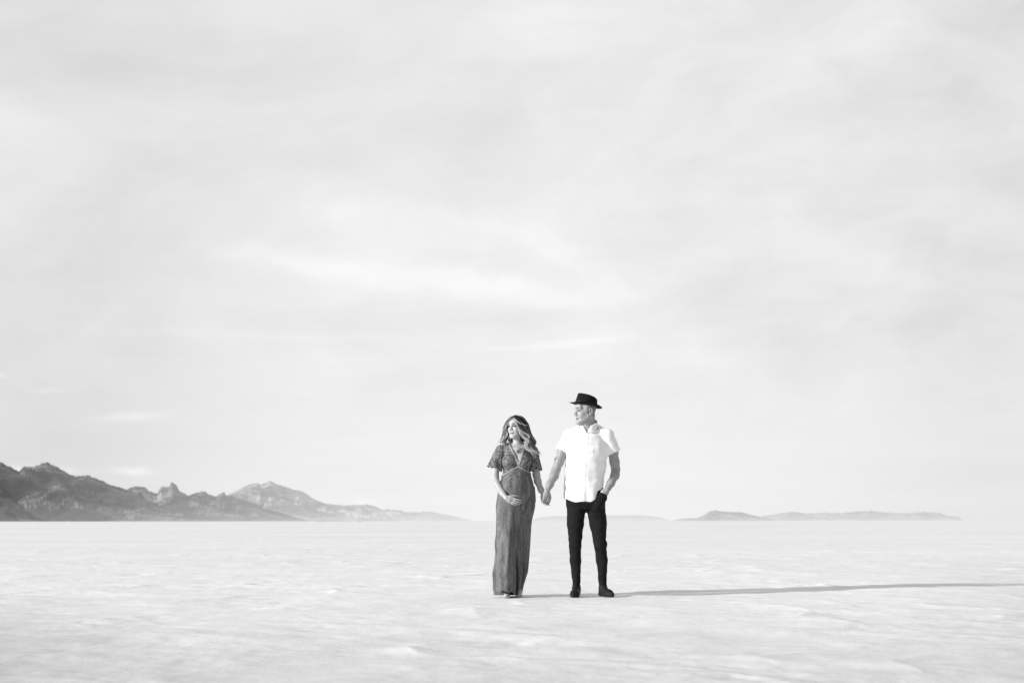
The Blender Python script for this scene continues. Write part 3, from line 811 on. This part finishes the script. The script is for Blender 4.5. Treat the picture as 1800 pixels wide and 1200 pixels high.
def catmull(P, n):
    P = np.asarray(P, float); d = np.concatenate([[0], np.cumsum(np.linalg.norm(np.diff(P, axis=0), axis=1))]); u = np.linspace(0, d[-1], n)
    Pp = np.concatenate([[2*P[0]-P[1]], P, [2*P[-1]-P[-2]]]); o_ = np.zeros((n, P.shape[1]))
    i = np.clip(np.searchsorted(d, u, side='right')-1, 0, len(P)-2); t = ((u-d[i])/(d[i+1]-d[i]))[:, None]
    p0, p1, p2, p3 = Pp[i], Pp[i+1], Pp[i+2], Pp[i+3]
    return .5*((2*p1)+(-p0+p2)*t+(2*p0-5*p1+4*p2-p3)*t*t+(-p0+3*p1-3*p2+p3)*t**3)

def woman():
    root = (.03, D0, 0.0)
    X = np.arange(-.28, .42, .0036); Y = np.arange(11.66, 12.20, .0040)
    Z = rng_ax([(-.01, .12, .004), (.12, .80, .012), (.80, 1.02, .0034), (1.02, 1.36, .007), (1.36, 1.74, .0030)])
    B = Field(X, Y, Z)
    HC = (.042, 11.975, 1.586); HR = frame(34, 1, 2); HS = .94
    W = head(B, HC, HR, HS, False)
    B.cone((.052, 12.005, 1.55), (.048, 12.01, 1.40), .046, .048, .025)
    B.cone((.045, 11.97, 1.49), (.048, 11.975, 1.42), .026, .028, .03)
    torso = [(.80, .035, 12.0, .155, .10), (.92, .04, 12.0, .155, .105), (1.06, .045, 12.0, .135, .10), (1.17, .045, 12.0, .118, .088), (1.28, .047, 12.0, .130, .092), (1.36, .05, 12.0, .125, .075), (1.42, .05, 12.0, .08, .05)]
    B.stack(torso, .04)
    B.cone((.00, 12.0, 1.415), (-.098, 12.0, 1.375), .028, .040, .03); B.cone((.10, 12.0, 1.415), (.192, 12.0, 1.370), .028, .040, .03)
    B.cone((-.02, 11.945, 1.395), (.045, 11.925, 1.375), .010, .012, .03); B.cone((.12, 11.945, 1.395), (.055, 11.925, 1.375), .010, .012, .03)
    for x in (-.022, .108): B.ell((x, 11.925, 1.262), (.064, .055, .062), .03)
    B.ell((.038, 11.925, 1.02), (.125, .125, .150), .05)
    bodyfield = B.copy()
    ra = [(-.100, 12.0, 1.375, .040), (-.140, 11.985, 1.25, .036), (-.158, 11.975, 1.12, .031), (-.138, 11.91, 1.055, .031), (-.09, 11.83, .97, .025), (-.050, 11.775, .918, .021)]
    la = [(.195, 12.0, 1.370, .040), (.218, 12.0, 1.25, .036), (.230, 12.005, 1.14, .031), (.242, 11.985, 1.08, .031), (.270, 11.945, 1.00, .025), (.290, 11.925, .962, .021)]
    B.chain(ra, .02, .025); B.chain(la, .02, .025)
    hand(B, (-.050, 11.775, .918), (.92, -.02, -.40), (.05, 1, .25), (.1, 0, 1), .90, (9, 10, 12, 14), 1.0, 3, 15, 35, .021)
    hand(B, (.290, 11.925, .962), (.16, -.02, -1), (.35, -1, 0), (1, .1, 0), .88, (24, 30, 34, 40), 1.1, 4, 20, 30, .021)
    for h, kn, an, toe in (((-.04, 12.0, .84), (-.045, 11.93, .46), (-.040, 11.95, .08), (-.055, 11.80, .022)), ((.11, 12.0, .84), (.09, 12.02, .46), (.066, 12.05, .08), (.068, 11.90, .020))):
        B.cone(h, kn, .075, .045, .04); B.cone(kn, an, .043, .030, .02); B.cone(an, toe, .028, .020, .02)
        h2 = np.array(an)-np.array([0, -.02, .05]); B.cone(h2, toe, .026, .020, .01)
        for i in range(5):
            tx = (i-2)*.0125; B.cone((toe[0]+tx*.8, toe[1]+.02, .018), (toe[0]+tx, toe[1]-.018+abs(i-1.5)*.004, .012), .010, .0075, .003)
    V, Q = B.mesh(2)
    tone = face_tone(V, HC, HR, HS, .46, False)
    tone[V[:, 2] < 1.43] = .40
    body = mesh_obj('person', V, Q, M['skin'], None, root, tone=tone)
    tag(body, 'pregnant woman in long dark lace dress with wavy hair, hand under her belly', 'person')
    def sub(name, f, m, parent=body, smooth=2, tone=None):
        V, Q = f.mesh(smooth)
        if tone is not None: tone = tone(V)
        return mesh_obj(name, V, Q, M[m], parent, root, tone=tone)
    for q in (-1, 1):
        c = W(q*.032, .080, 0)
        f = Field(np.arange(-.015, .015, .0011)+c[0], np.arange(-.015, .015, .0011)+c[1], np.arange(-.012, .012, .0009)+c[2])
        f.ell(W(q*.032, .0805, 0), np.array((.0130, .0125, .0066))*HS, 0, False, HR)
        sub('eye', f, 'eye', smooth=1)
    # ---- dress
    S = Field(np.arange(-.27, .33, .0044), np.arange(11.70, 12.20, .0046), rng_ax([(-.006, 1.47, .0056)]))
    tor = [(.90, .04, 12.0, .162, .112), (1.06, .050, 12.0, .146, .108), (1.12, .046, 12.0, .138, .104), (1.17, .045, 12.0, .130, .098), (1.28, .047, 12.0, .140, .100), (1.36, .05, 12.0, .135, .085), (1.42, .05, 12.0, .09, .060)]
    S.stack(tor, 0, 2.2)
    S.cone((.00, 12.0, 1.412), (-.100, 12.0, 1.372), .037, .048, .03); S.cone((.10, 12.0, 1.412), (.194, 12.0, 1.367), .037, .048, .03)
    S.cone((-.02, 11.945, 1.395), (.045, 11.925, 1.375), .016, .018, .03); S.cone((.12, 11.945, 1.395), (.055, 11.925, 1.375), .016, .018, .03)
    for x in (-.022, .108): S.ell((x, 11.922, 1.260), (.072, .064, .070), .03)
    S.ell((.036, 11.925, 1.015), (.138, .136, .165), .06)
    skirt = [(-.02, -.050, 12.02, .088, .085), (.06, -.045, 12.01, .106, .095), (.11, -.038, 12.0, .119, .105), (.23, -.010, 12.0, .138, .112), (.37, .020, 12.0, .130, .11), (.49, .028, 12.0, .140, .11), (.66, .036, 12.0, .153, .118), (.815, .034, 12.0, .180, .130), (.93, .040, 12.0, .176, .130), (1.02, .046, 12.0, .158, .12)]
    S.stack(skirt, .03, 2.1)
    # the forward leg pushes the cloth out on the image left
    S.chain([(-.035, 11.94, .84, .105), (-.042, 11.885, .50, .098), (-.054, 11.86, .22, .104), (-.064, 11.85, .02, .106)], .05, .04)
    S.cone((.075, 12.03, .60), (.050, 12.02, .0), .085, .034, .04)
    P = S.P()
    th = np.arctan2(P[0]-.035, -(P[1]-12.02))
    gather = np.clip((1.19-P[2])/.10, 0, 1)*np.clip((P[2]-.7)/.5, .35, 1)
    f1 = np.sin(th*26+1.4*np.sin(P[2]*4+th*3)+.8*fnoise(P, 9, 3))*.0026*gather
    lowf = np.clip((.95-P[2])/.75, 0, 1)
    f2 = np.sin(th*9+1.1*np.sin(P[2]*3.0+1)+1.2*fnoise([P[0], P[1], P[2]*.4], 8, 4))*.016*lowf+np.sin(th*17+2*np.sin(P[2]*2.3)+fnoise([P[0], P[1], P[2]*.5], 12, 6))*.007*lowf
    f3 = fnoise([P[0], P[1], P[2]*.6], 22, 7)*.0022
    S.d = S.d+f1+f2+f3
    # groove between the two legs, in front
    px_ = .030+.0*P[2]; a_ = R(47); yr = 11.800+.05*np.clip((P[2]-.55)/.35, 0, 1)
    pl_ = (P[0]-px_)*math.sin(a_)-(P[1]-yr)*math.cos(a_)-.30*np.clip((P[2]-.70)/.35, 0, 1)**1.5
    pl_ = pl_+np.sin((P[0]*52+1.5*np.sin(P[2]*3.5)))*.0085*np.clip((.85-P[2])/.3, 0, 1)
    S.d = -smin(-S.d, -pl_, .045)
    hem = .060-.065*np.clip((P[0]-.000)/.035, 0, 1)+.010*np.sin(P[0]*60)
    hem = np.where(P[1] > 11.98, .015, hem)
    S.d = np.maximum(S.d, hem-P[2])
    # hollow at the hem
    hl = Field(*S.ax); hl.chain([(-.045, 11.93, .30, .05), (-.060, 11.89, -.03, .095)], .01); S.d = np.maximum(S.d, -hl.d)
    # V neck
    zt = P[2]-1.255
    cxv = .062-zt*.07
    wv = np.abs(P[0]-cxv)-zt*.40
    vcut = np.maximum(np.maximum(wv, P[1]-12.0), 1.25-P[2])
    nk = Field(*S.ax); nk.cone((.048, 12.0, 1.50), (.048, 12.0, 1.405), .078, .066, 0)
    cut = np.minimum(vcut, nk.d)
    full = S.copy()
    S.d = np.maximum(S.d, -cut)
    lace = lambda V: np.clip((V[:, 2]-(1.205-np.abs(V[:, 0]-.06)*.5))/.012, 0, 1)*.72+.20
    # sleeves
    def sleeve(a, b, r0, r1, seed):
        a = np.array(a); b = np.array(b); ax = (b-a)/np.linalg.norm(b-a)
        T = Field(np.arange(min(a[0], b[0])-.11, max(a[0], b[0])+.11, .0036), np.arange(11.84, 12.12, .0038), np.arange(1.12, 1.45, .0036))
        T.cone(a, b+ax*.05, r0, r1+(r1-r0)*.2, 0); T.cone(a+np.array([0, 0, .004]), a+ax*.04, r0, r0+.006, .02)
        P = T.P(); pl = (P[0]-b[0])*ax[0]+(P[1]-b[1])*ax[1]+(P[2]-b[2])*ax[2]
        ang = np.arctan2(P[1]-12, P[0]-b[0])
        low = np.clip((pl+.16)/.16, 0, 1)
        T.d = T.d+(np.sin(ang*7+seed)*.007*low+fnoise(P, 35, seed)*.0022)
        inner = T.d+.0065
        T.d = np.maximum(T.d, pl+.006*np.sin(ang*5+seed))
        I = np.maximum(inner, -(pl+.10))
        T.d = np.maximum(T.d, -I)
        return T
    sL = sleeve((-.103, 12.0, 1.366), (-.162, 11.985, 1.200), .050, .076, 3)
    sR = sleeve((.194, 12.0, 1.362), (.222, 11.995, 1.178), .048, .062, 8)
    dress = sub('dress', S, 'dress', tone=lace)
    one = lambda V: np.ones(len(V))
    sub('sleeve', sL, 'dress', dress, 1, one); sub('sleeve', sR, 'dress', dress, 1, one)
    # trims follow the V and the raised waist seam
    def resample(Fs, ax):
        d = Fs.d
        for a in range(3):
            src = Fs.ax[a]; t = np.interp(ax[a], src, np.arange(len(src))); i0 = np.clip(np.floor(t).astype(int), 0, len(src)-2); w = (t-i0).astype(np.float32)
            sh = [1, 1, 1]; sh[a] = len(w); w = w.reshape(sh)
            d = np.take(d, i0, a)*(1-w)+np.take(d, i0+1, a)*w
        return d
    TF = Field(np.arange(-.13, .22, .0030), np.arange(11.82, 12.03, .0032), np.arange(1.08, 1.44, .0030)); P = TF.P()
    sd = resample(full, TF.ax); zt = P[2]-1.255
    wv = (np.abs(P[0]-(.062-zt*.07))-zt*.40)*.93
    vt = np.maximum(np.maximum(np.abs(wv-.0085)-.0080, 1.215-P[2]), P[1]-12.0)
    TF.d = np.maximum(np.maximum(sd-.0030, -.012-sd), vt)
    sub('neckline_trim', TF, 'trim', dress, 1)
    UF = Field(*TF.ax); ux = P[0]-.062
    line = 1.212-np.abs(ux)*.52-.0*ux
    ut = np.maximum(np.abs(P[2]-line)-.0075, P[1]-12.0)
    UF.d = np.maximum(np.maximum(sd-.0034, -.012-sd), ut)
    sub('waist_trim', UF, 'trim', dress, 1)
    # necklace pendant
    pf = Field(np.arange(.02, .10, .0016), np.arange(11.86, 12.0, .0018), np.arange(1.33, 1.42, .0016)); P = pf.P()
    bd = resample(bodyfield, pf.ax)
    chain_l = np.abs(P[2]-(1.358+2.2*np.abs(P[0]-.057)**1.3))-.0014
    pf.d = np.maximum(np.maximum(bd-.0022, -.004-bd), chain_l)
    pend = np.sqrt((P[0]-.057)**2+(P[2]-1.350)**2)-.008
    pf.d = np.minimum(pf.d, np.maximum(np.maximum(bd-.004, -.004-bd), pend)).astype(np.float32)
    sub('necklace', pf, 'eye', smooth=1)
    # ---- hair
    Hc = Field(np.arange(-.09, .18, .0034), np.arange(11.85, 12.13, .0036), np.arange(1.40, 1.72, .0034))
    Wd = lambda x, y, z: np.array(HC)+HR @ (np.array([x, y, z])*HS)
    Hc.ell(Wd(0, -.022, .030), np.array((.084, .100, .088))*HS, 0, False, HR)
    Hc.ell(Wd(0, -.055, -.05), np.array((.080, .066, .11))*HS, .03, False, HR)
    P = Hc.P(); q = [P[i]-HC[i] for i in range(3)]; l = [(q[0]*HR[0, j]+q[1]*HR[1, j]+q[2]*HR[2, j])/HS for j in range(3)]
    faceopen = (np.sqrt((l[0]/.056)**2+((l[2]+.028)/.105)**2)-1)*.06
    fo = np.maximum(faceopen, .035-l[1])
    fo = np.minimum(fo, np.maximum(np.abs(l[0])-.072, np.maximum(.012-l[1], l[2]+.0)))
    Hc.d = np.maximum(Hc.d, -fo).astype(np.float32)
    hair = sub('hair', Hc, 'hair', tone=lambda V: np.full(len(V), .022))
    yc = 11.985
    Gd = lambda L: np.array([((a-900)/187.5, yc+c, .71+(915-b)/187.5) for a, b, c in L])
    guides_r = [
        Gd([(902.5, 735.5, -.100), (907, 740, -.104), (911.5, 750, -.098), (915, 760, -.090), (921, 768, -.085), (926, 775, -.09), (924, 783, -.10), (928, 790, -.105), (937, 795, -.10), (946, 796, -.085)]),
        Gd([(903.5, 733, -.085), (912, 738, -.085), (918.5, 748, -.078), (922, 759, -.072), (928, 769, -.072), (928, 779, -.082), (929, 787, -.088), (936, 793, -.082), (947, 799, -.065)]),
        Gd([(905, 730.8, -.045), (917, 734.5, -.045), (925.5, 746, -.045), (929, 758, -.045), (934, 769, -.045), (938, 778, -.055), (934, 787, -.06), (939, 794, -.05)]),
        Gd([(907, 729.6, 0.0), (919.5, 733.5, .010), (928.5, 746, .015), (931.5, 758, .020), (936, 769, .020), (941, 778, .015), (938, 788, .01), (941, 794, .01)]),
        Gd([(908, 729.5, .040), (919, 733, .055), (926, 744, .070), (929, 758, .080), (932, 772, .080), (935, 785, .080), (932, 793, .085)]),
        Gd([(908, 730, .070), (911, 735, .100), (912, 750, .125), (912, 770, .125), (913, 790, .115)])]
    guides_l = [
        Gd([(901.8, 735.0, -.092), (896.5, 738.0, -.080), (891.5, 746, -.060), (889.5, 755, -.045), (889, 764, -.040), (886, 771, -.045), (881.5, 777, -.055), (884, 782, -.06)]),
        Gd([(902.5, 733, -.075), (895, 737, -.060), (888.5, 746, -.040), (886, 756, -.030), (887, 766, -.030), (883, 775, -.050), (880.5, 781, -.055)]),
        Gd([(904.5, 731, -.030), (896, 735, -.020), (889, 745, -.010), (886.5, 757, 0.0), (888, 770, 0.0), (885, 781, 0.0)]),
        Gd([(906.5, 730, .030), (898, 735, .055), (892, 747, .075), (891, 765, .080), (891, 784, .080)]),
        guides_r[-1]]
    rr = random.Random(11)
    curves = []
    for gl, cnt in ((guides_r, (62, 56, 46, 40, 34)), (guides_l, (46, 42, 36, 34))):
        gg = [catmull(g_, 46) for g_ in gl]
        for i in range(len(gg)-1):
            nl = 7 if i < 2 else 5
            locks = [(((q_+rr.uniform(.15, .85))/nl), rr.random()*6.28, rr.uniform(1.7, 2.9), rr.uniform(.008, .015), rr.random(), rr.gauss(0, 1), rr.gauss(0, 1)) for q_ in range(nl)]
            for k_ in range(int(cnt[i]*1.25)):
                tl, ph, fr, wa, lt, gx, gy = locks[k_ % nl]
                t = min(max(tl+rr.gauss(0, .045), 0), 1); base = gg[i]*(1-t)+gg[i+1]*t
                t0 = rr.random(); root_ = gg[i]*(1-t0)+gg[i+1]*t0
                n = len(base); s_ = np.linspace(0, 1, n); mixr = np.clip(1-s_*2.2, 0, 1)[:, None]
                base = base*(1-mixr)+root_*mixr
                off = np.array([rr.gauss(0, 1), rr.gauss(0, 1), rr.gauss(0, 1)])
                am = (.0012+.0042*s_**1.1)[:, None]
                wave = np.stack([np.sin(s_*fr*6.28+ph), np.cos(s_*fr*6.28+ph), .3*np.sin(s_*fr*6.28+ph*2)], -1)*(wa*np.clip(s_*1.5-.35, 0, 1))[:, None]
                inward = rr.random()**2*.007
                cdir = np.array([.045, yc, 0])-base; cdir[:, 2] = 0; cdir /= np.linalg.norm(cdir, axis=1)[:, None]+1e-6
                p = base+off*am*1.25+wave+cdir*inward
                e = int(n*rr.uniform(.90, 1.0)); p = p[:e]; ss = s_[:e]
                w = rr.uniform(.0016, .0034)
                rad = w*np.clip(np.minimum(1, (1-ss/ss[-1])*5+.15), .1, 1)*np.clip(ss*14+.45, 0, 1)
                front = 1.15 if i == 0 else (.40 if i == 1 else .10)
                light = .6*lt+.4*rr.random()
                tipc = (.10+.75*light**1.3)*front
                tone = .012+tipc*np.clip((ss-(.34 if i else .10+.28*t))/.35, 0, 1)
                if i == 0 and t < .4: tone = np.maximum(tone, .25*np.clip(ss*6, 0, 1)*(1-t*2))
                tone = tone*rr.uniform(.6, 1.3)
                curves.append((p, rad, tone))
    # bright sun-bleached locks lying over the darker hair
    for L, cnt_, sp_, tn_ in ((Gd([(903, 735.5, -.106), (908.5, 741, -.112), (915, 745.8, -.104), (922, 748.3, -.090), (928.5, 749.2, -.070)]), 7, .0020, .55),
                         (Gd([(903.5, 737, -.108), (908.5, 748, -.112), (913.5, 756, -.106), (920, 761.5, -.100), (927, 764.5, -.095), (930, 768, -.090), (927.5, 775, -.095)]), 16, .0042, .50),
                         (Gd([(910.5, 753, -.104), (915.5, 764, -.104), (921, 771, -.104), (927, 775, -.106), (927.5, 779, -.110), (923.5, 784, -.118), (925.5, 790, -.122), (933, 793.5, -.120), (941, 795, -.112), (948, 800, -.10)]), 26, .0055, .50),
                         (Gd([(918, 742, -.075), (924, 753, -.072), (930, 763, -.070), (936, 770, -.068), (941, 776, -.065), (939, 782, -.068), (935, 787, -.070), (942, 790, -.060), (950, 797, -.05)]), 16, .0050, .16),
                         (Gd([(898.5, 738, -.085), (893, 746, -.068), (888.5, 755, -.055), (885, 760, -.050), (887.5, 766, -.048), (884, 773, -.050), (878.5, 779, -.055)]), 14, .0035, .30)):
        bb = catmull(L, 44); s_ = np.linspace(0, 1, 44)
        for k_ in range(cnt_):
            o_ = np.array([rr.gauss(0, 1), rr.gauss(0, .6), rr.gauss(0, 1)])
            ph = rr.random()*6.28
            p = bb+o_*(sp_*(.35+.65*np.sin(np.pi*np.clip(s_*.8+.1, 0, 1))))[:, None]+np.stack([np.sin(s_*9+ph), np.cos(s_*8+ph), np.sin(s_*7+ph)], -1)*.0018
            w = rr.uniform(.0013, .0027)
            curves.append((p, w*np.clip(np.minimum((1-s_)*6+.12, s_*6+.2), .1, 1), np.full(44, tn_)*rr.uniform(.35, 1.4)))
    # a few loose strands
    for k_ in range(110):
        g_ = rr.choice([guides_r[0], guides_r[1], guides_r[2], guides_r[3], guides_l[0], guides_l[1], guides_l[2]])
        b = catmull(g_, 40); s_ = np.linspace(0, 1, 40)[:, None]
        o_ = np.array([rr.gauss(0, 1), rr.gauss(0, .6), rr.gauss(0, .6)])
        p = b+o_*(.003+.017*s_**2)+np.stack([np.sin(s_[:, 0]*14+k_), np.cos(s_[:, 0]*11+k_), np.sin(s_[:, 0]*9)], -1)*.003*s_
        curves.append((p, np.full(40, .0008)*np.linspace(1, .4, 40), np.full(40, .30)))
    tube_set(curves, 'hair_strands', 'hair', hair, root)
    return body
woman()
